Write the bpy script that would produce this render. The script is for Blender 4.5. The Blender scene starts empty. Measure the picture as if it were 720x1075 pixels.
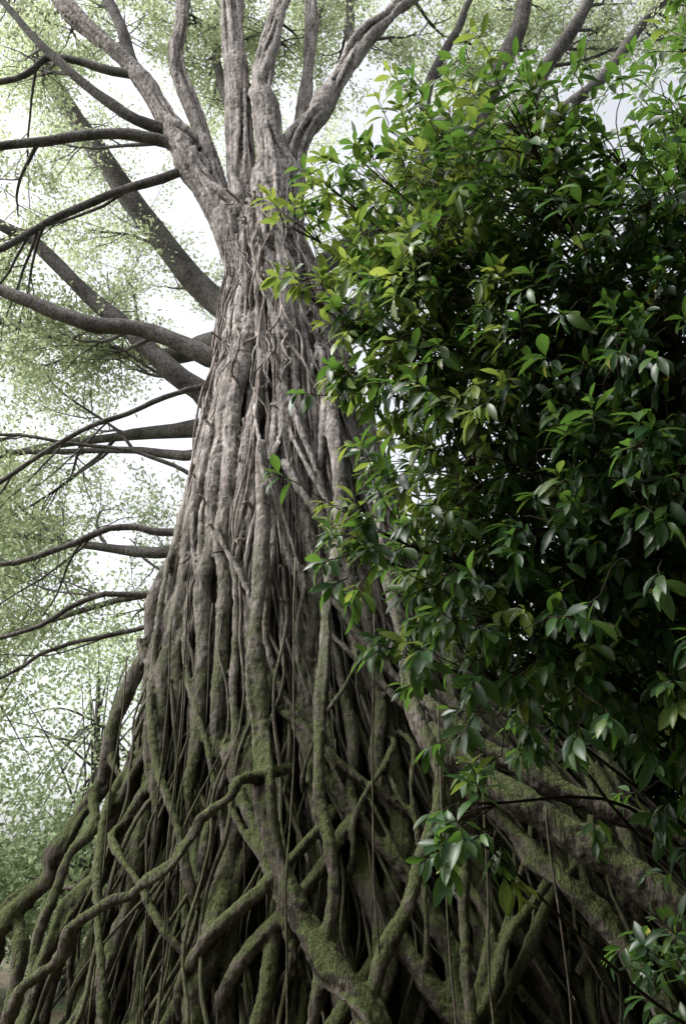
import bpy, math, random
import numpy as np
from mathutils import Vector
R=np.random.default_rng(7); random.seed(7)
sc=bpy.context.scene
sc.view_settings.view_transform='Standard'; sc.view_settings.look='None'; sc.view_settings.exposure=0

# ---------------------------------------------------------------- helpers
def new_obj(name,mesh,parent=None):
    o=bpy.data.objects.new(name,mesh); sc.collection.objects.link(o)
    if parent: o.parent=parent
    return o
def empty(name):
    o=bpy.data.objects.new(name,None); sc.collection.objects.link(o); return o
def mesh_from(name,V,Q,mat,smooth=True,T=None):
    me=bpy.data.meshes.new(name)
    V=np.asarray(V,dtype=np.float32); me.vertices.add(len(V)); me.vertices.foreach_set("co",V.ravel())
    Q=np.asarray(Q,dtype=np.int32); nq=len(Q)
    idx=Q.ravel(); starts=np.arange(nq,dtype=np.int32)*4
    if T is not None and len(T):
        T=np.asarray(T,dtype=np.int32)
        starts=np.concatenate([starts,nq*4+np.arange(len(T),dtype=np.int32)*3]); idx=np.concatenate([idx,T.ravel()])
    me.loops.add(len(idx)); me.loops.foreach_set("vertex_index",idx)
    me.polygons.add(len(starts)); me.polygons.foreach_set("loop_start",starts.astype(np.int32))
    me.polygons.foreach_set("use_smooth",np.full(len(starts),smooth))
    me.update(calc_edges=True); me.validate()
    me.materials.append(mat)
    return me
def unit(a): 
    a=np.asarray(a,float); return a/(np.linalg.norm(a,axis=-1,keepdims=True)+1e-9)
def catmull(P,m=5):
    P=np.asarray(P,float); n=len(P)
    if n<3:
        t=np.linspace(0,1,m*max(1,n-1)+1)[:,None]; return P[0]*(1-t)+P[-1]*t
    E=np.vstack([2*P[0]-P[1],P,2*P[-1]-P[-2]]); out=[]
    t=np.linspace(0,1,m,endpoint=False)[:,None]
    for i in range(n-1):
        a,b,c,d=E[i],E[i+1],E[i+2],E[i+3]
        out.append(.5*((2*b)+(-a+c)*t+(2*a-5*b+4*c-d)*t*t+(-a+3*b-3*c+d)*t**3))
    out.append(P[-1:]); return np.vstack(out)
def wob(t,amp,wl):
    s=0
    for k in range(3):
        s=s+amp/(k+1)**1.7*np.sin(2*np.pi*t/(wl/(1.7**k))*(.8+.4*random.random())+random.random()*6.28)
    return s
class MB:
    def __init__(s): s.V=[];s.Q=[];s.T=[];s.n=0
    def tube(s,P,r,sides=6,bump=0,flat=None):
        P=np.asarray(P,float); n=len(P); r=np.asarray(r,float)*np.ones(n)
        T=unit(np.gradient(P,axis=0)); m=np.abs(T.mean(0)); ref=np.zeros(3); ref[int(np.argmin(m))]=1
        A=unit(np.cross(T,ref)); B=np.cross(T,A)
        th=np.linspace(0,2*np.pi,sides,endpoint=False)
        rr=r[:,None]*np.ones((1,sides))
        if bump: rr=rr*(1+bump*R.standard_normal((n,sides))*.5)
        ring=P[:,None]+rr[...,None]*(np.cos(th)[None,:,None]*A[:,None]+np.sin(th)[None,:,None]*B[:,None])
        s.V.append(ring.reshape(-1,3)); s.V.append(P[[0,-1]])
        i=np.arange(n-1)[:,None]*sides; j=np.arange(sides)[None]; k=(j+1)%sides
        q=np.stack([i+j,i+k,i+sides+k,i+sides+j],-1).reshape(-1,4)+s.n
        s.Q.append(q); jj=np.arange(sides); kk=(jj+1)%sides; c0=n*sides; c1=c0+1; L=(n-1)*sides
        s.T.append(np.stack([kk,jj,np.full(sides,c0)],-1)+s.n); s.T.append(np.stack([L+jj,L+kk,np.full(sides,c1)],-1)+s.n)
        s.n+=n*sides+2
    def mesh(s,name,mat): return mesh_from(name,np.vstack(s.V),np.vstack(s.Q),mat,True,np.vstack(s.T))

# ---------------------------------------------------------------- materials
def nt(name):
    m=bpy.data.materials.new(name); m.use_nodes=True; n=m.node_tree; n.nodes.clear(); return m,n.nodes,n.links
def ramp(N,stops):
    r=N.new('ShaderNodeValToRGB'); e=r.color_ramp.elements
    while len(e)<len(stops): e.new(.5)
    for a,(p,c) in zip(e,stops): a.position=p; a.color=(*c,1) if len(c)==3 else c
    return r
def mixc(N,L,f,a,b,mode='MIX'):
    x=N.new('ShaderNodeMix'); x.data_type='RGBA'; x.blend_type=mode
    for s,v in ((x.inputs[0],f),(x.inputs[6],a),(x.inputs[7],b)):
        if hasattr(v,'links'): L.new(v,s)
        elif isinstance(v,(int,float)): s.default_value=v
        else: s.default_value=(*v,1)
    return x.outputs[2]
def bark(name,dark,mid,pale,moss=0.6,stretch=.14,bumpd=.03,damp_shade_f=.88,point=False):
    m,N,L=nt(name)
    tc=N.new('ShaderNodeTexCoord'); mp=N.new('ShaderNodeMapping'); mp.inputs['Scale'].default_value=(1,1,stretch); L.new(tc.outputs['Object'],mp.inputs[0])
    def noise(scale,det=6,vec=None,rough=.6):
        n=N.new('ShaderNodeTexNoise'); n.inputs['Scale'].default_value=scale; n.inputs['Detail'].default_value=det; n.inputs['Roughness'].default_value=rough
        L.new((vec or tc.outputs['Object']),n.inputs['Vector']); return n.outputs[0]
    fib=noise(20,4,mp.outputs[0],.7); patch=noise(2.2,4,None,.65); fine=noise(45,3,None,.7)
    c=ramp(N,[(.3,dark),(.48,mid),(.66,pale)]); L.new(fib,c.inputs[0])
    pr=ramp(N,[(.36,(.4,.37,.35)),(.6,(1.15,1.12,1.1))]); L.new(patch,pr.inputs[0])
    col=mixc(N,L,1.0,c.outputs[0],pr.outputs[0],'MULTIPLY')
    sr=ramp(N,[(.54,(0,0,0)),(.62,(.55,.55,.55))]); L.new(fine,sr.inputs[0])
    col=mixc(N,L,sr.outputs[0],col,tuple(min(.6,x*1.2) for x in pale))
    g=N.new('ShaderNodeNewGeometry')
    if point:  # gap shade painted into the grooves, ridge edges painted brighter
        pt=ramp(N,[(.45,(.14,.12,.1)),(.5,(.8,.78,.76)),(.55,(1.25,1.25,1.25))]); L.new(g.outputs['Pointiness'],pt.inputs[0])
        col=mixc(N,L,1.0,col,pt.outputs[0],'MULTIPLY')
    # wet, mossy bark toward the ground, plus shade of the base painted in
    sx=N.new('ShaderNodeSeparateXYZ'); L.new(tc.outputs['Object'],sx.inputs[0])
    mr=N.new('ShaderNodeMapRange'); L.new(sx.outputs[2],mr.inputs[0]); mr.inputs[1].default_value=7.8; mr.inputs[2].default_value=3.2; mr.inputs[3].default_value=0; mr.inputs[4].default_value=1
    damp_shade=N.new('ShaderNodeMath'); damp_shade.operation='MULTIPLY'; L.new(mr.outputs[0],damp_shade.inputs[0]); damp_shade.inputs[1].default_value=damp_shade_f
    col=mixc(N,L,damp_shade.outputs[0],col,mixc(N,L,1.0,col,(.14,.122,.092),'MULTIPLY'))
    gz=N.new('ShaderNodeSeparateXYZ'); L.new(g.outputs['Normal'],gz.inputs[0])
    a=N.new('ShaderNodeMath'); a.operation='MULTIPLY_ADD'; L.new(gz.outputs[2],a.inputs[0]); a.inputs[1].default_value=.35; L.new(noise(3.1,4,None,.7),a.inputs[2])
    b=ramp(N,[(.44,(0,0,0)),(.61,(1,1,1))]); L.new(a.outputs[0],b.inputs[0])
    mm=N.new('ShaderNodeMath'); mm.operation='MULTIPLY'; L.new(b.outputs[0],mm.inputs[0]); L.new(mr.outputs[0],mm.inputs[1])
    m2=N.new('ShaderNodeMath'); m2.operation='MULTIPLY'; L.new(mm.outputs[0],m2.inputs[0]); m2.inputs[1].default_value=moss
    mc=ramp(N,[(.35,(.025,.034,.009)),(.65,(.1,.125,.04))]); L.new(fine,mc.inputs[0])
    col=mixc(N,L,m2.outputs[0],col,mc.outputs[0])
    p=N.new('ShaderNodeBsdfPrincipled'); p.inputs['Roughness'].default_value=.85; p.inputs['Specular IOR Level'].default_value=.22
    L.new(col,p.inputs['Base Color'])
    h=N.new('ShaderNodeMath'); h.operation='MULTIPLY_ADD'; L.new(fine,h.inputs[0]); h.inputs[1].default_value=.35; L.new(fib,h.inputs[2])
    bu=N.new('ShaderNodeBump'); bu.inputs['Strength'].default_value=1; bu.inputs['Distance'].default_value=bumpd; L.new(h.outputs[0],bu.inputs['Height']); L.new(bu.outputs[0],p.inputs['Normal'])
    o=N.new('ShaderNodeOutputMaterial'); L.new(p.outputs[0],o.inputs[0]); return m
def leafmat(name,stops,trans,tf=.4,rough=.4,gloss=True,young=None):
    m,N,L=nt(name); g=N.new('ShaderNodeNewGeometry')
    r=ramp(N,stops); L.new(g.outputs['Random Per Island'],r.inputs[0]); col=r.outputs[0]; tcol=trans
    if young:
        at=N.new('ShaderNodeAttribute'); at.attribute_name='age'
        col=mixc(N,L,at.outputs['Fac'],col,young[0]); tcol=mixc(N,L,at.outputs['Fac'],trans,young[1])
    if gloss:
        p=N.new('ShaderNodeBsdfPrincipled'); p.inputs['Roughness'].default_value=rough; p.inputs['Specular IOR Level'].default_value=.45
        L.new(col,p.inputs['Base Color'])
    else:
        p=N.new('ShaderNodeBsdfDiffuse'); L.new(col,p.inputs['Color'])
    t=N.new('ShaderNodeBsdfTranslucent')
    if hasattr(tcol,'links'): L.new(tcol,t.inputs[0])
    else: t.inputs[0].default_value=(*tcol,1)
    mx=N.new('ShaderNodeMixShader'); mx.inputs[0].default_value=tf; L.new(p.outputs[0],mx.inputs[1]); L.new(t.outputs[0],mx.inputs[2])
    o=N.new('ShaderNodeOutputMaterial'); L.new(mx.outputs[0],o.inputs[0]); return m
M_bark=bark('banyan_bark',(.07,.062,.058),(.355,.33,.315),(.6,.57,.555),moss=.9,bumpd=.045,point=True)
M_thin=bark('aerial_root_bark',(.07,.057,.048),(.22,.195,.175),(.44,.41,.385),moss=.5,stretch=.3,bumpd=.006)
M_limb=bark('limb_bark',(.04,.036,.034),(.1,.094,.088),(.22,.21,.2),moss=0,stretch=1,bumpd=.02,damp_shade_f=.1)
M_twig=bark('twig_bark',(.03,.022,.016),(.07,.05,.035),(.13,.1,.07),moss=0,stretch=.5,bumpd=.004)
M_can=leafmat('canopy_leaf',[(0,(.12,.16,.075)),(.5,(.16,.21,.1)),(1,(.21,.25,.13))],(.58,.66,.4),.68,gloss=False)
M_dist=leafmat('distant_leaf',[(0,(.11,.15,.075)),(1,(.17,.22,.12))],(.52,.62,.38),.66,gloss=False)
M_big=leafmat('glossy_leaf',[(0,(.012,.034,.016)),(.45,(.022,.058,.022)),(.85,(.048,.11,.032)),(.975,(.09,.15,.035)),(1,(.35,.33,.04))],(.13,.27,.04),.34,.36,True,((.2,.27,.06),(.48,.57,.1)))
M_for=leafmat('forest_leaf',[(0,(.02,.045,.012)),(1,(.04,.08,.02))],(.03,.06,.01),.1,gloss=False)

# ---------------------------------------------------------------- leaves
def leaves(name,pos,d,n,L,W,curv,mat,parent,kind='big',age=None):
    pos=np.asarray(pos,float); d=unit(d); s=unit(np.cross(d,n)); n=np.cross(s,d); N=len(pos)
    L=np.asarray(L)[:,None]; W=np.asarray(W)[:,None]; c=np.asarray(curv)
    if kind=='big':
        t=np.array([0,.1,.28,.5,.72,.89,1.]); w=np.array([.03,.07,.62,1,.95,.5,0.02])
        loc=[]
        for ti,wi in zip(t,w):
            for a in (-1,0,1): loc.append((ti,a*wi*.5,abs(a)*wi*.5*.35,ti*ti))
        K=len(t)*3; q=[]
        for i in range(len(t)-1):
            for a in (0,1):
                b=i*3+a; q.append((b,b+1,b+4,b+3))
    else:
        loc=[(0,0,0,0),(.5,-.5,.08,.25),(1,0,0,1),(.5,.5,.08,.25)]; K=4; q=[(0,1,2,3)]
    V=np.empty((N,K,3))
    for i,(a,b,u,cc) in enumerate(loc):
        V[:,i]=pos+L*a*d+W*b*s+W*u*n-(L[:,0]*c*cc)[:,None]*n
    Q=(np.array(q)[None]+(np.arange(N)*K)[:,None,None]).reshape(-1,4)
    me=mesh_from(name,V.reshape(-1,3),Q,mat,kind=='big')
    if age is not None:
        at=me.attributes.new('age','FLOAT','POINT'); at.data.foreach_set('value',np.repeat(np.asarray(age,dtype=np.float32),K))
    return new_obj(name,me,parent)
def rdir(n): return unit(R.standard_normal((n,3)))

# ================================================================ BANYAN
banyan=empty('banyan_tree')
YC=12.0
zs=[0,.56,1.3,2.38,3.56,4.84,6.24,7.8,9.5,11.4,12.6,14]
Wd=[3.9,3.6,3.35,2.95,2.55,2.12,1.72,1.38,1.05,.78,.66,.5]
Cx=[.1,.1,.1,0,-.2,-.5,-.72,-.87,-.95,-1.14,-1.33,-1.7]
Dr=[.7,.7,.7,.7,.7,.72,.78,.85,.92,1,1,1]
Rx=[1.6,1.55,1.5,1.45,1.35,1.25,1.15,1.05,1,1,1,1]
def surf(phi,z,k):
    W=np.interp(z,zs,Wd); c=np.interp(z,zs,Cx); D=np.interp(z,zs,Dr); rx=np.interp(z,zs,Rx); co=np.cos(phi)
    return np.stack([c+W*k*co*(1+(rx-1)*np.clip(co,0,1)),YC-W*D*k*np.sin(phi),z],-1)
trunk=MB(); thin=MB()
# core
zz=np.linspace(-.2,13,40); kk=np.interp(zz,[0,3,5,7,9,11,13],[.24,.24,.24,.25,.34,.52,.72]); th=np.linspace(0,2*np.pi,40,endpoint=False)
ring=np.array([surf(th,np.full(40,z),k*(1+.07*np.sin(th*9)+.05*np.sin(th*17))) for z,k in zip(zz,kk)])
V=ring.reshape(-1,3); i=np.arange(39)[:,None]*40; j=np.arange(40)[None]; k2=(j+1)%40
trunk.V.append(V); trunk.V.append(ring[[0,-1]].mean(1)); trunk.Q.append(np.stack([i+j,i+k2,i+40+k2,i+40+j],-1).reshape(-1,4))
jj=np.arange(40); trunk.T.append(np.stack([(jj+1)%40,jj,np.full(40,1600)],-1)); trunk.T.append(np.stack([1560+jj,1560+(jj+1)%40,np.full(40,1601)],-1)); trunk.n=1602
def strand(mb,phi0,zt,zb,k0,r0,r1,sides=8,amp=.07,wl=4.5,drift=0,bump=.1,k1=None,rw=.12):
    z=np.arange(zt,zb-.01,-.16)
    if len(z)<4: return
    u=(zt-z)/max(.1,(zt-zb)); s=zt-z
    phi=phi0+wob(s,1,wl)*amp*np.minimum(1,.35+u)+drift*u+wob(s,.008,1.7)
    k=k0+((k1-k0)*u if k1 is not None else 0)+wob(s,.02,2.2)
    k=k-.16*np.exp(-s/.35)
    r=(r0*(1-u)+r1*u)*(1+wob(s,rw,1.9))
    r=r*np.clip(.45+s/.5,0,1)
    if zb>0: r=r*np.clip((z-zb)/1.6+.12,0,1); k=k-.12*np.exp(-(z-zb)/.5)*(mb is trunk)
    P=surf(phi,z,k)
    mb.tube(P,np.maximum(r,.004),sides,bump)
# thick old roots forming the pole
for a in range(32):
    phi=(a+random.random()*.9)/32*2*math.pi
    strand(trunk,phi,random.uniform(10.5,13.6),-.2,random.uniform(.7,1.06),random.uniform(.06,.115),random.uniform(.06,.16),10,amp=.09,wl=6,drift=random.uniform(-.22,.22),k1=random.uniform(.55,1.03))
for a in range(100):
    phi=random.uniform(-.25,math.pi+.15) if a%6 else random.uniform(0,6.28)
    strand(trunk,phi,random.choice([random.uniform(4,8),random.uniform(7,13)]),-.2,random.uniform(.66,1.07),random.uniform(.025,.065),random.choice([random.uniform(.025,.06),random.uniform(.07,.13)]),8,amp=.08,wl=4.5,drift=random.uniform(-.3,.3),k1=random.uniform(.3,1.04))
# wide fused ribs on the left flank, high up
for a in range(6):
    strand(trunk,random.uniform(1.9,3.0),random.uniform(9.5,11.5),random.uniform(1.5,3.5),random.uniform(.9,1.0),random.uniform(.09,.14),random.uniform(.07,.1),10,amp=.05,wl=7,rw=.06)
# roots filling the back and the shaded right flank
for a in range(64):
    strand(trunk,random.choice([random.uniform(-1.6,.35),random.uniform(3.4,5.2)]),random.uniform(4,9),-.2,random.uniform(.6,1.0),random.uniform(.05,.09),random.uniform(.07,.13),7,amp=.08,wl=5,drift=random.uniform(-.2,.2),k1=random.uniform(.6,1.0))
# cross-grown roots
for a in range(100):
    low=a%3==0
    z=random.uniform(2.2,6) if low else random.uniform(.8,11.5); p=random.uniform(-.1,3.0); h=random.uniform(1.4,3.6)
    dp=random.choice([-1,1])*(random.uniform(.25,.65) if low else random.uniform(.12,.42))
    u=np.linspace(0,1,20); P=surf(p+dp*(u*.6+.4*u*u*(3-2*u))+wob(u*3,.015,2.5),z-h*u*(.6+.4*u),random.uniform(.97,1.08)+.04*np.sin(u*3.1)-.1*(np.abs(u-.5)*2)**6)
    if (P[:,2]<-.1).any(): continue
    trunk.tube(P,(random.uniform(.04,.085) if low else random.uniform(.02,.06))*(1+wob(u*3,.14,1.5)),8,.1)
def hero(pts,r,mb=trunk,sides=10,bump=.12,w=.02,comp=2):
    P=catmull(pts,7); s=np.linspace(0,len(pts),len(P)); P[:,0]+=wob(s,w,1.8); P[:,1]+=wob(s,w,1.9)
    rr=np.interp(np.linspace(0,1,len(P)),np.linspace(0,1,len(r)),r)*(1+wob(s,.14,1.3)); mb.tube(P,rr,sides,bump)
    for c in range(comp):
        an=random.uniform(0,6.28)+wob(s,1.2,5); T=unit(np.gradient(P,axis=0)); A=unit(np.cross(T,[0,1.,.01])); B=np.cross(T,A)
        off=rr[:,None]*(.8+wob(s,.35,3))[:,None]*(np.cos(an)[:,None]*A+np.sin(an)[:,None]*B); mb.tube(P+off,rr*random.uniform(.3,.55),8,.1)
# individually recognisable roots (metres: x, y, z)
hero([(-1.1,10.6,7.6),(-1.05,10.4,6.2),(-.98,9.95,4.3),(-.8,9.45,2.98),(-.56,9.2,1.95),(-.18,9.0,1.37),(.25,8.85,.8),(.5,8.8,-.2)],[.07,.09,.1,.1,.11,.12,.13,.16])
hero([(-.6,9.75,3.15),(-.8,9.45,3.0),(-.95,9.2,2.95),(-1.19,9.1,2.72),(-1.56,9.15,2.28),(-1.9,9.2,1.94),(-2.35,9.3,1.74),(-2.78,9.4,1.29),(-3.1,9.5,.8),(-3.3,9.5,-.2)],[.06,.06,.055,.05,.05,.05,.06,.055,.06],w=.05,comp=1)
hero([(1.0,10,3.6),(1.14,9.6,3.26),(1.85,9.1,2.62),(2.5,9.0,2.19),(3.0,8.9,1.75),(3.5,8.8,1.2),(4.2,8.7,-.2)],[.09,.13,.15,.16,.16,.16,.18])
hero([(1.3,9.6,2.9),(1.9,9.2,2.2),(2.4,9.0,1.6),(2.8,8.9,.9),(3.0,8.9,-.2)],[.07,.09,.09,.09,.1])
hero([(.9,9.9,3.9),(1.5,9.5,3.3),(2.4,9.3,2.75),(3.4,9.2,2.3),(4.6,9.2,1.2),(5,9.2,-.2)],[.08,.1,.11,.11,.11,.12])
hero([(-.2,11,8.9),(-.14,10.85,8.2),(-.06,10.4,6.17),(-.2,9.95,4.86),(-.25,9.4,3.15),(-.11,9.1,2.03),(-.25,9.0,.8),(-.3,9,-.2)],[.07,.085,.085,.07,.07,.065,.06,.06],comp=1)
hero([(.4,10.4,6.8),(.52,10.0,5.5),(.73,9.5,4.0),(.96,9.2,2.84),(.7,9.1,2.03),(.36,8.95,1.3),(.13,8.9,.6),(.1,8.9,-.2)],[.05,.065,.07,.07,.075,.08,.08,.09],comp=1)
hero([(.96,9.2,2.84),(1.15,9.1,2.0),(1.1,9.0,1.2),(1.3,9,-.2)],[.06,.055,.055,.07],comp=0)
hero([(-2.0,12,7.8),(-2.4,12,6.7),(-2.72,12,5.4),(-2.97,12,4.3),(-3.25,12,3.2),(-3.6,12,2.38),(-4.0,11.9,1.73),(-4.4,11.9,1.1),(-5,11.8,-.2)],[.06,.09,.1,.1,.1,.1,.11,.12,.15],w=.06,comp=4)
hero([(-2.2,11.7,6.4),(-2.35,11.5,5.4),(-2.4,11.4,4.2),(-2.6,11.3,3.1),(-2.85,11.2,2.3),(-3.1,11.1,1.7),(-3.5,11,.7),(-3.9,11,-.2)],[.06,.1,.1,.1,.1,.09,.1,.12],w=.06,comp=3)
hero([(-3.25,12,3.2),(-3.1,11.6,2.7),(-3.35,11.4,2.2),(-3.5,11.3,1.2),(-3.4,11.3,-.2)],[.08,.07,.06,.07,.09],comp=1)
hero([(-3.6,12,2.4),(-3.3,11.7,2.02),(-3.0,11.3,2.15)],[.07,.045,.06],comp=1)
hero([(-2.8,12,5.2),(-2.6,11.7,4.7),(-2.4,11.5,4.6)],[.07,.045,.07],comp=1)
hero([(-3.1,12,3.8),(-2.85,11.7,3.3),(-2.6,11.4,3.35)],[.06,.035,.05],comp=1)
hero([(-4.0,11.9,1.7),(-3.8,11.7,1.1),(-3.9,11.5,-.2)],[.09,.08,.1])
hero([(-3.9,12,1.9),(-4.5,12.1,1.35),(-5.2,12.3,.7),(-6,12.4,-.2)],[.08,.09,.1,.12])
# upper pole and forks
UP=[([(-1.2,12,10.4),(-1.4,12,12.2),(-1.78,12,13.6),(-2.0,12,15.9),(-2.28,12,18.7),(-2.4,12.2,22)],[.46,.36,.25,.22,.19,.17]),
([(-.95,11.7,10.8),(-1.15,11.6,13.3),(-1.42,11.7,15.2),(-1.5,11.8,16.6),(-1.22,11.9,18.8),(-1,12,21)],[.3,.24,.22,.18,.14,.12]),
([(-1.4,12.1,10.7),(-2.05,12,12.7),(-2.85,12,14.3),(-3.05,12,14.8),(-3.9,12,16.4),(-5.7,12,18.7),(-7.2,12,20.5)],[.3,.25,.22,.2,.17,.14,.1]),
([(-1.6,12.0,11.8),(-2.25,12.2,13.7),(-2.75,12.3,15.5),(-3.35,12.4,17.3),(-3.4,12.5,19),(-3.6,12.5,22)],[.22,.17,.14,.12,.11,.09]),
([(-.85,12,10.8),(-.95,11.9,12.8),(-.85,11.8,14.4),(-.27,11.8,15.7),(.38,11.9,17.3),(1.26,12,18.7),(2.5,12.2,20.5)],[.3,.25,.21,.19,.17,.15,.12]),
([(-.95,12,13.2),(-.9,12.2,14.6),(-.68,12.3,16.8),(-.66,12.3,18.7),(-.6,12.4,21)],[.18,.15,.13,.12,.1])]
for p,r in UP: hero(p,r,sides=14,bump=.05,w=.03,comp=3)
for q in range(60):   # ribs running up the pole and into the forks
    p,r=UP[q%5]; P=catmull(p,8)[:30+random.randint(0,12)]; s=np.linspace(0,10,len(P)); ang=random.uniform(2.9,6.5)+wob(s,.35,8)
    rad=np.interp(np.linspace(0,1,len(P)),np.linspace(0,1,len(r)),r)*1.05
    P=P+np.stack([np.cos(ang)*rad,np.sin(ang)*rad,0*ang],-1); trunk.tube(P,random.uniform(.02,.06)*(1+wob(s,.1,2))*np.linspace(1,.6,len(P)),8,.08)
# tangled knot below the forks, little snags
for q in range(60):
    z=random.uniform(9.2,12.8); p=random.uniform(.1,3.0); L=random.uniform(.6,2.2); u=np.linspace(0,1,12)
    P=surf(p+random.uniform(-.5,.5)*u+wob(u*3,.05,2),z-L*u+wob(u*3,.03,1.5),1.03+.06*np.sin(u*3.1)+random.uniform(0,.08)); thin.tube(P,random.uniform(.01,.03)*(1-.3*u),6,.15)
for q in range(140):
    z=random.uniform(9,13) if q%3 else random.uniform(5,9); p=random.uniform(.3,2.7); b=surf(p,z,.98); o=unit(np.array([math.cos(p),-math.sin(p),random.uniform(-.6,.5)])+R.standard_normal(3)*.6); L=random.uniform(.1,.34)
    thin.tube(catmull([b,b+o*L*.6+R.standard_normal(3)*.05,b+o*L+np.array([0,0,random.uniform(-.15,.1)])],3),np.linspace(.03,.008,7)*random.uniform(.5,1.2),5,.2)
for q in range(190):
    strand(thin,random.uniform(-.1,3.3),random.uniform(2,12.5),random.choice([-.1,-.1,-.1,random.uniform(.1,1)]),random.uniform(.85,1.07),random.uniform(.012,.03),random.uniform(.01,.03),6,amp=.07,wl=4,drift=random.uniform(-.25,.25),k1=random.uniform(.6,1.08))
for q in range(80): # free hanging roots
    p=random.uniform(.1,3.1); zt=random.uniform(3,10); b=surf(p,zt,1.0); zb=random.choice([-.1,random.uniform(0,zt*.6)]); z=np.linspace(zt,zb,24)
    e=surf(p,max(zt-3.0,0),1.02); t=np.clip((zt-z)/2.5,0,1)[:,None]; P=b*(1-t*.35)+e*t*.35; P[:,2]=z; P[:,0]+=wob(z,.02,3); P[:,1]+=wob(z,.02,2.5)-.04
    thin.tube(P,random.uniform(.005,.012),5,.1)
for (x,y,zt) in [(-2.65,10.6,4.6),(.95,8.8,3.6),(1.3,8.7,3.4),(-.5,8.9,5.2),(.3,8.9,4.6),(1.9,8.6,2.6),(-1.7,9.3,5.0),(-2.0,10,4.9)]:
    z=np.linspace(zt,-.1,26); thin.tube(np.stack([x+wob(z,.02,3),y+wob(z,.02,3),z],-1),.011,5,.1)
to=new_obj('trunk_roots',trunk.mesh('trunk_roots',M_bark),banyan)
rm=to.modifiers.new('fuse','REMESH'); rm.mode='VOXEL'; rm.voxel_size=.022; rm.use_smooth_shade=True
for nm,sz,st in (('lumps',.25,.022),('grain',.07,.03)):
    tx=bpy.data.textures.new(nm,'CLOUDS'); tx.noise_scale=sz; tx.noise_depth=3
    dm=to.modifiers.new(nm,'DISPLACE'); dm.texture=tx; dm.strength=st; dm.mid_level=.5; dm.texture_coords='LOCAL'
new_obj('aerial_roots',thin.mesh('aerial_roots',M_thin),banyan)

# ---- limbs, twigs, canopy
limb=MB(); LP=[];LD=[]
def grow(p,d,L,r,lev,up=.12):
    n=max(4,int(L/.35)+2) if lev>0 else 3; P=[np.array(p,float)]; d=unit(d)
    for i in range(n):
        d=unit(d+R.standard_normal(3)*(.07 if lev>1 else .14)+np.array([0,0,up*.15])); P.append(P[-1]+d*L/n)
    P=np.array(P); rr=np.linspace(r,r*.3,len(P)); limb.tube(P,rr,(8 if lev>2 else 5 if lev>0 else 3),.05 if lev>1 else 0)
    if lev==0:
        m=25; t=R.uniform(.1,1.1,m)[:,None]; LP.append(P[0]+(P[-1]-P[0])*t+R.standard_normal((m,3))*.12); LD.append(d+R.standard_normal((m,3))*.9)
        return
    spawn(P,rr,L,lev,up)
def spawn(P,rr,L,lev,up,t0=.3,cnt=None):
    cnt=cnt or {3:6,2:6,1:5}[lev]
    for t in np.sort(R.uniform(t0,1,cnt)):
        f=t*(len(P)-1); i=int(min(f,len(P)-2)); q=P[i]+(P[i+1]-P[i])*(f-i); tan=unit(P[i+1]-P[i])
        rv=R.standard_normal(3)
        if lev==3: rv[1]=0; 
        side=unit(np.cross(tan,rv)); 
        if lev==3 and side[1]<-.3: side=-side      # big side branches grow back and up, away from the clearing
        dd=tan*.8+side*random.uniform(.4,.9)
        l={3:random.uniform(2,3.6),2:random.uniform(1,1.8),1:random.uniform(.4,.75)}[lev]
        grow(q,dd,l,min(rr[i]*.5,{3:.045,2:.018,1:.007}[lev]),lev-1,up)
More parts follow.
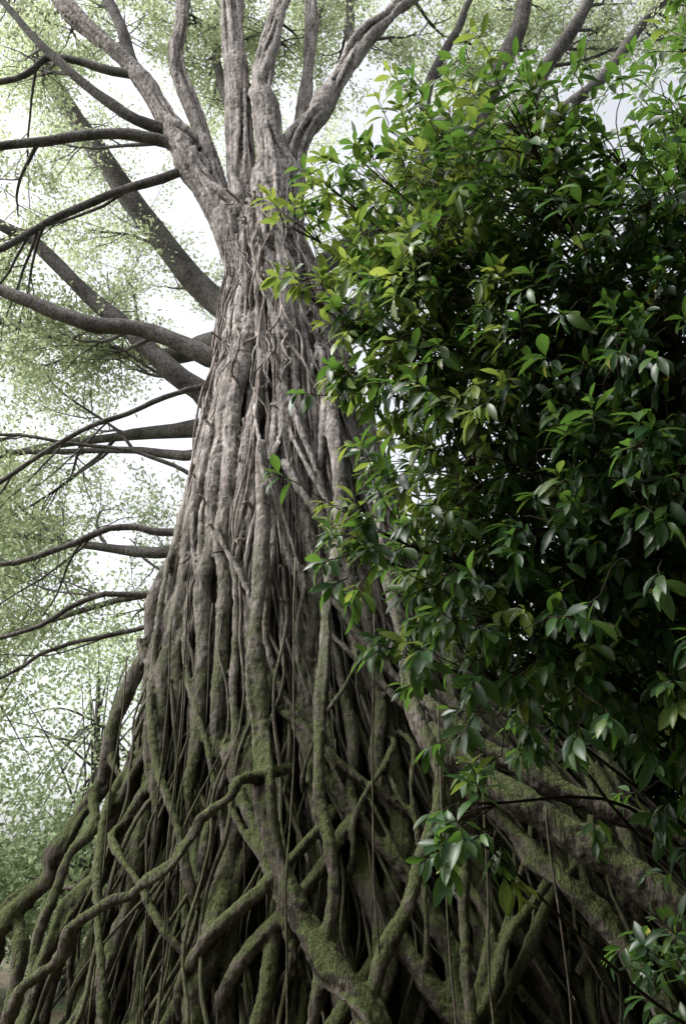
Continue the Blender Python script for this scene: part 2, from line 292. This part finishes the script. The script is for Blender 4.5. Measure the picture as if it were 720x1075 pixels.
main=[([(-1.5,12,9.9),(-2.0,12,10.0),(-3.0,12,10.35),(-4.3,12,10.75),(-5.8,12,11.3),(-8.5,12,12.3)],[.22,.17,.14,.13,.11,.07]),
([(-1.5,12.3,7.8),(-2.1,12.8,9.3),(-2.9,12.8,10.3),(-4.1,12.9,11.4),(-5.7,13,13.2),(-6.5,13,13.7),(-9,13,15.5)],[.3,.22,.18,.15,.12,.1,.06]),
([(-1.4,13,11.5),(-2.5,15,13.35),(-4.9,15,16.5),(-6.9,15,19.9),(-8.3,15.2,23)],[.28,.28,.25,.2,.12]),
([(-2.6,12,14.1),(-3.1,12,14.6),(-4.4,11.8,14.8),(-6.35,11.8,14.35),(-9,11.8,14.6)],[.14,.12,.1,.08,.05]),
([(-2.4,12,13.6),(-2.9,12,14.1),(-4.4,12,13.3),(-5.9,12,12.3),(-8,12,11.6)],[.12,.09,.075,.06,.04]),
([(-2.9,12,14.8),(-4.1,12.2,17),(-4.77,12.2,18.7),(-5.5,12.5,21)],[.16,.13,.11,.08]),
([(-3.9,12,16.5),(-5.6,12,17),(-6.6,12,16.4),(-9,12,16.6)],[.1,.07,.06,.04]),
([(-3.2,12,15),(-5,11.7,16.0),(-7,11.5,18.5)],[.12,.09,.06]),
([(-1.9,12,9.6),(-2.57,11.9,9.15),(-3.87,11.9,8.7),(-5.2,11.9,7.55),(-7,11.9,6.8)],[.07,.045,.04,.035,.02]),
([(-1.7,12,7.5),(-2.25,12,7.75),(-3.4,12,8.3),(-5.3,12,8.45),(-7,12,8.3)],[.06,.035,.03,.025,.02]),
([(-2.0,12,6.9),(-2.47,12,6.9),(-3.5,12,6.85),(-5.0,12,6.4),(-7,12,6.3)],[.08,.06,.05,.04,.03]),
([(-2.3,12,6.0),(-2.67,12,5.95),(-3.8,12,5.75),(-4.8,12,5.2),(-6.5,12,4.6)],[.06,.045,.04,.03,.02]),
([(-2.5,12,5.5),(-2.95,12.1,5.45),(-4,12.1,5.1),(-4.75,12.1,4.78),(-6,12.1,4.2)],[.05,.035,.03,.025,.02]),
([(-.7,12.4,10.2),(.3,13,11.8),(1.35,13,13.4),(2.75,12.8,16.5),(3.8,12.8,19.2),(4.4,13,22)],[.3,.25,.23,.2,.18,.12]),
([(1.35,13,13.4),(2.9,12.6,15),(3.9,12.4,16.7),(4.96,12.2,18.9),(6,12,21)],[.2,.17,.15,.13,.09]),
([(1.9,13,14.0),(3.0,12.5,14.8),(4.3,12.2,15.8),(5.7,12.2,17.7),(7.4,12.2,19.8)],[.15,.14,.12,.11,.07]),
([(1.6,13,14),(1.78,12.6,17.2),(2.53,12.6,19),(3.3,12.8,21)],[.12,.1,.08,.05]),
([(.38,11.9,17.2),(.1,12.6,18.8),(.2,13,21)],[.13,.1,.07]),
([(-1.9,12.4,15.5),(-2.6,13.5,18),(-3,14.5,21)],[.15,.12,.08]),
([(-1.2,12.6,11.6),(.6,15,14.5),(2.6,17,18.5),(5,18.5,22)],[.25,.2,.16,.1]),
([(-1.3,12.8,12),(-1.8,15.5,15.5),(-2.4,18,20),(-2.2,20,24)],[.25,.18,.14,.1]),
([(-1.7,13,11.0),(-4.5,15.5,12.5),(-8,17,14.5),(-12,18,16.5)],[.25,.14,.1,.06]),
([(-1.6,13,9.4),(-4.5,15,10.2),(-8,16.5,10.5),(-12,17,11)],[.2,.09,.07,.04]),
([(-1.5,13,7.2),(-4,14.5,7.6),(-7,15.5,8.4),(-10,16,8.3)],[.16,.08,.06,.04]),
([(-1.5,12.6,8.6),(-4,14,9.3),(-7.5,14.5,9.7)],[.12,.06,.03]),
([(-1.5,13,6.2),(-4,15,6.9),(-8,17,6.4)],[.12,.06,.03]),
([(-1.0,12.6,11.8),(1.5,14.5,16),(3.4,15.5,20.5)],[.2,.15,.1])]
for p,r in main:
    P=catmull(p,6); s=np.linspace(0,len(p),len(P)); P[:,0]+=wob(s,.05,2.5); P[:,2]+=wob(s,.06,2.2)
    rr=np.interp(np.linspace(0,1,len(P)),np.linspace(0,1,len(r)),r); limb.tube(P,rr*(1+wob(s,.05,.8)),9,.06)
    ln=np.linalg.norm(np.diff(P,axis=0),axis=1).sum()
    spawn(P,rr,ln,3,.2,.28,int(ln*.95))
for p,r in UP:
    P=catmull(p,6); rr=np.interp(np.linspace(0,1,len(P)),np.linspace(0,1,len(r)),r); spawn(P,rr,8,3,.3,.62,5)
new_obj('limbs',limb.mesh('limbs',M_limb),banyan)
LP=np.vstack(LP); LD=np.vstack(LD); N=len(LP)
leaves('canopy_leaves',LP,LD,np.array([0,0,1.])+R.standard_normal((N,3))*.5,R.uniform(.06,.13,N),R.uniform(.035,.065,N),R.uniform(0,.3,N),M_can,banyan,'small')

# ================================================================ BROADLEAF TREE (right foreground)
bl=empty('broadleaf_tree'); br=MB()
trk=np.array([(4.5,7.6,-.1),(4.45,7.6,1.2),(4.35,7.5,2.8),(4.2,7.4,4.6),(4.1,7.3,6.6),(3.9,7.2,8.6),(3.8,7.0,9.8)])
TP=catmull(trk,6); br.tube(TP,np.linspace(.2,.07,len(TP)),12,.08)
lz=[.4,2.0,2.28,2.77,3.22,3.64,4.07,4.7,5.55,6.5,7.3,7.6,8.4,9.3,10]
lx=[2.4,1.05,.95,.78,.6,.7,.3,.45,.25,.28,.15,-.05,.5,.85,1.4]
def zmin(x): return np.interp(x,[.4,.9,1.3,1.9,2.2,2.6,4],[1.9,2.25,2.85,2.65,2.3,2.0,1.4])
def zmax(x): return np.interp(x,[0,.6,1.2,1.85,2.4,2.8,3.3,4.5],[7.7,8.2,8.3,7.8,7.5,8.2,9.2,9.7])
cen=[]
while len(cen)<300:
    x=random.uniform(-.3,4.8); z=random.uniform(.6,10.0); e=x-np.interp(z,lz,lx)
    if e<.2 or z<zmin(x)+.2 or z>zmax(x)-.2: continue
    if e>2.6 and random.random()<.3: continue
    if z<4.6 and random.random()<.4: continue
    th=min(1.0,.25+e*.5); cen.append((x,6.3+random.uniform(-th,th)*1.0-.12*x,z,e))
cen+=[(-.4,6.0,7.2,.1),(-.1,6.0,7.6,.1),(.1,5.9,4.05,.1),(.35,5.9,4.15,.2),(.45,5.9,3.3,.1),(.8,5.9,2.3,.1),(.9,5.9,2.05,.1),(-.35,6.1,6.55,.05),(.55,6,8.3,.1),(.2,6,7.9,.1),(.9,6,8.4,.2),(.1,6,5.6,.1),(.15,6,6.1,.1)]
bp=[];bd=[];bn=[];bL=[];bW=[];bc=[];ba=[]
def shoot(p,d,nl,age,sc_=1.0):
    d=unit(d); L=random.uniform(.12,.28)*sc_; P=catmull([p,p+d*L*.5,p+d*L+np.array([0,0,-.02])],2); br.tube(P,np.linspace(.005,.003,len(P)),4)
    a=unit(np.cross(d,[.1,.2,1.])); b=np.cross(d,a)
    for i in range(nl):
        t=.25+.75*i/(nl-1); an=i*2.4+random.random()*.5; out=a*math.cos(an)+b*math.sin(an)
        ld=unit(out*(1.1-.5*t)+d*(.35+.7*t)+np.array([0,0,-.4])+R.standard_normal(3)*.18)
        bp.append(p+d*L*t); bd.append(ld); bn.append(np.array([-.15,-.25,1.])+d*.3+R.standard_normal(3)*.4)
        l=random.uniform(.11,.23)*sc_*(.7 if t>.92 else 1); bL.append(l); bW.append(l*random.uniform(.28,.4)); bc.append(random.uniform(.05,.6)); ba.append(np.clip(age*(.4+.6*t)+random.uniform(-.12,.12),0,1))
for (x,y,z,e) in cen:
    c=np.array([x,y,z]); i=np.argmin(np.abs(TP[:,2]-max(.5,z-.9-.35*abs(4-x)))); s=TP[i]
    mid=(s*.4+c*.6)+np.array([.1,.35,.1])+R.standard_normal(3)*np.array([.2,.15,.3])
    P=catmull([s,(s+mid)/2+R.standard_normal(3)*.15,mid,c],5); br.tube(P,np.linspace(.028,.008,len(P)),5,.05)
    for k in range(12 if e>.15 else 6):
        o=R.standard_normal(3)*np.array([.28,.26,.28])*(1 if e>.15 else .35); q=c+o
        dd=np.array([-.45,-.35,.1])+o*1.6+R.standard_normal(3)*.35+(np.array([0,0,.5]) if z>6.5 else np.array([0,0,-.25]))
        br.tube(catmull([c-(c-mid)*.15,(c+q)/2+R.standard_normal(3)*.04,q],3),np.linspace(.006,.004,7),4)
        out=max(0,1-e/1.6); hz=np.clip((z-2.5)/4,0,1)
        age=(random.random()<.07+.75*out*hz)*random.uniform(.35,1)
        shoot(q,dd,random.randint(7,10),age)
new_obj('branches',br.mesh('branches',M_twig),bl)
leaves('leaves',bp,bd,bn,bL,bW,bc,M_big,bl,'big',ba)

# understory shrub, bottom right
sh=empty('understory_shrub'); br=MB(); bp=[];bd=[];bn=[];bL=[];bW=[];bc=[];ba=[]
for k in range(24):
    b=np.array([2.95+random.uniform(-.2,.3),7.2+random.uniform(-.3,.3),0]); t=b+np.array([random.uniform(-.65,.6),random.uniform(-.6,.4),random.uniform(.6,1.5)])
    br.tube(catmull([b,(b+t)/2+R.standard_normal(3)*.08,t],4),np.linspace(.015,.006,9),5)
    for j in range(4): shoot(t+R.standard_normal(3)*.1,np.array([-.2,-.3,.4])+R.standard_normal(3)*.5,8,.2*random.random())
new_obj('stems',br.mesh('stems',M_twig),sh); leaves('leaves',bp,bd,bn,bL,bW,bc,M_big,sh,'big',ba)

# ================================================================ DISTANT TREES / FOREST
def forest(name,trees,mat,nl,ls,vol,keep=None):
    par=empty(name); tb=MB(); P_=[];D_=[]
    for (x,y,h,cr) in trees:
        top=np.array([x+random.uniform(-.6,1),y,h*.8]); P=catmull([(x,y,-.1),(x+.2,y,h*.4),top],6); tb.tube(P,np.linspace(.28,.07,len(P))*min(1,h/12),8,.08)
        for c in range(34):
            v=rdir(1)[0]*random.uniform(.35,1)**.6*np.array([cr,cr,h*vol]); q=np.array([x,y,h*(1-vol)])+v; q[2]=max(q[2],.8)
            if keep and not keep(q[None])[0]: continue
            f=random.uniform(.35,.95); s=P[int(f*(len(P)-1))]; tb.tube(catmull([s,(s+q)/2+np.array([0,0,.4]),q],4),np.linspace(.05,.012,9),4)
            P_.append(q+R.standard_normal((nl,3))*np.array([.9,.9,.5])*cr*.26); D_.append(rdir(nl))
    P_=np.vstack(P_); D_=np.vstack(D_); P_[:,2]=np.maximum(P_[:,2],.1)
    if keep: k=keep(P_); P_=P_[k]; D_=D_[k]
    m=len(P_)
    new_obj('trunks',tb.mesh('trunks',M_limb),par)
    leaves('foliage',P_,D_,rdir(m),R.uniform(.7,1.3,m)*ls,R.uniform(.4,.7,m)*ls,R.uniform(0,.3,m),mat,par,'small')
forest('distant_trees',[(-11,24,14,4.2),(-15.5,27,18,5),(-8.5,31,12,4.2),(-19,22,14,4.5),(-13,22,6,2.6),(-9.5,20,4.5,2.3),(-7,25,4.5,2.5),(-12,19,4.5,2.5),(-3,34,15,5),(4,36,16,5),(11,32,17,5),(-24,33,18,6),(18,30,18,6)],M_dist,260,.18,.42)
# the rest of the forest: a closed stand behind the viewpoint and on the right (tall right crown and others near it added unseen to shade the roots),
# with the clearing the path runs through left open
clearing=lambda p:(p[:,1]<-1.2)|(p[:,0]>6.0)|((p[:,1]>15.5)&(p[:,0]>3.5))|((p[:,2]>10.5)&(p[:,1]<4.6)&(p[:,0]>2.4))
forest('forest_trees',[(-9,-6,15,4.5),(-3,-8,17,5),(0,-5,16,4.5),(3,-7,16,5),(9,-5,17,5),(13,1,17,5),(13,8,16,5),(11,14,14,4.5),(8,18.5,12,3.8),(5.5,19,7,2.8),(-14,-3,14,4.5),(6,-3,16,4.5),(9.5,4,15,4),(5.6,1.5,19,4)],M_for,400,.34,.46,clearing)

# ================================================================ GROUND
gx=np.concatenate([[-400,-150,-60],np.linspace(-30,30,90),[60,150,400]]); gy=np.concatenate([[-400,-150,-60],np.linspace(-30,45,100),[80,150,400]])
X,Y=np.meshgrid(gx,gy,indexing='ij'); Zg=.06*np.sin(X*1.3+np.sin(Y))+.05*np.sin(Y*1.7+X*.6)+R.uniform(-.015,.015,X.shape)
a,b=X.shape; V=np.stack([X,Y,Zg],-1).reshape(-1,3); i=np.arange(a-1)[:,None]*b+np.arange(b-1)[None]; Q=np.stack([i,i+b,i+b+1,i+1],-1).reshape(-1,4)
m,N,L=nt('leaf_litter'); tc=N.new('ShaderNodeTexCoord'); v=N.new('ShaderNodeTexVoronoi'); v.inputs['Scale'].default_value=14; L.new(tc.outputs['Object'],v.inputs['Vector'])
no=N.new('ShaderNodeTexNoise'); no.inputs['Scale'].default_value=1.2; no.inputs['Detail'].default_value=8; L.new(tc.outputs['Object'],no.inputs['Vector'])
c1=ramp(N,[(0,(.03,.02,.012)),(.5,(.09,.06,.035)),(1,(.16,.12,.06))]); L.new(v.outputs['Color'],c1.inputs[0]); c2=ramp(N,[(.45,(0,0,0)),(.6,(1,1,1))]); L.new(no.outputs[0],c2.inputs[0])
p=N.new('ShaderNodeBsdfPrincipled'); p.inputs['Roughness'].default_value=.9; L.new(mixc(N,L,c2.outputs[0],c1.outputs[0],(.05,.08,.025)),p.inputs['Base Color'])
bu=N.new('ShaderNodeBump'); bu.inputs['Distance'].default_value=.04; L.new(v.outputs['Distance'],bu.inputs['Height']); L.new(bu.outputs[0],p.inputs['Normal'])
o=N.new('ShaderNodeOutputMaterial'); L.new(p.outputs[0],o.inputs[0])
new_obj('ground',mesh_from('ground',V,Q,m))

# ================================================================ LIGHT
sv=Vector((-.64,-.1,.76)).normalized(); el=math.asin(sv.z); az=math.atan2(sv.x,sv.y)
w=bpy.data.worlds.new('World'); sc.world=w; w.use_nodes=True; N=w.node_tree.nodes; L=w.node_tree.links; bg=N['Background']
sky=N.new('ShaderNodeTexSky'); sky.sky_type='NISHITA'; sky.sun_disc=False; sky.sun_elevation=el; sky.sun_rotation=az; sky.dust_density=6; sky.air_density=1.0; sky.ozone_density=1
hs=N.new('ShaderNodeHueSaturation'); hs.inputs['Saturation'].default_value=.22; hs.inputs['Value'].default_value=2.5; L.new(sky.outputs[0],hs.inputs['Color']); L.new(hs.outputs[0],bg.inputs[0]); bg.inputs[1].default_value=.15
sl=bpy.data.lights.new('sun','SUN'); sl.energy=1.5; sl.angle=math.radians(16); sl.color=(1,.985,.965); so=bpy.data.objects.new('sun',sl); sc.collection.objects.link(so); so.rotation_euler=sv.to_track_quat('Z','Y').to_euler()
# ================================================================ CAMERA
cd=bpy.data.cameras.new('camera'); cd.sensor_fit='VERTICAL'; cd.angle=math.radians(60); cd.clip_end=1500
co=bpy.data.objects.new('camera',cd); sc.collection.objects.link(co); co.location=(0,0,1.6); co.rotation_euler=(math.radians(115),0,0); sc.camera=co
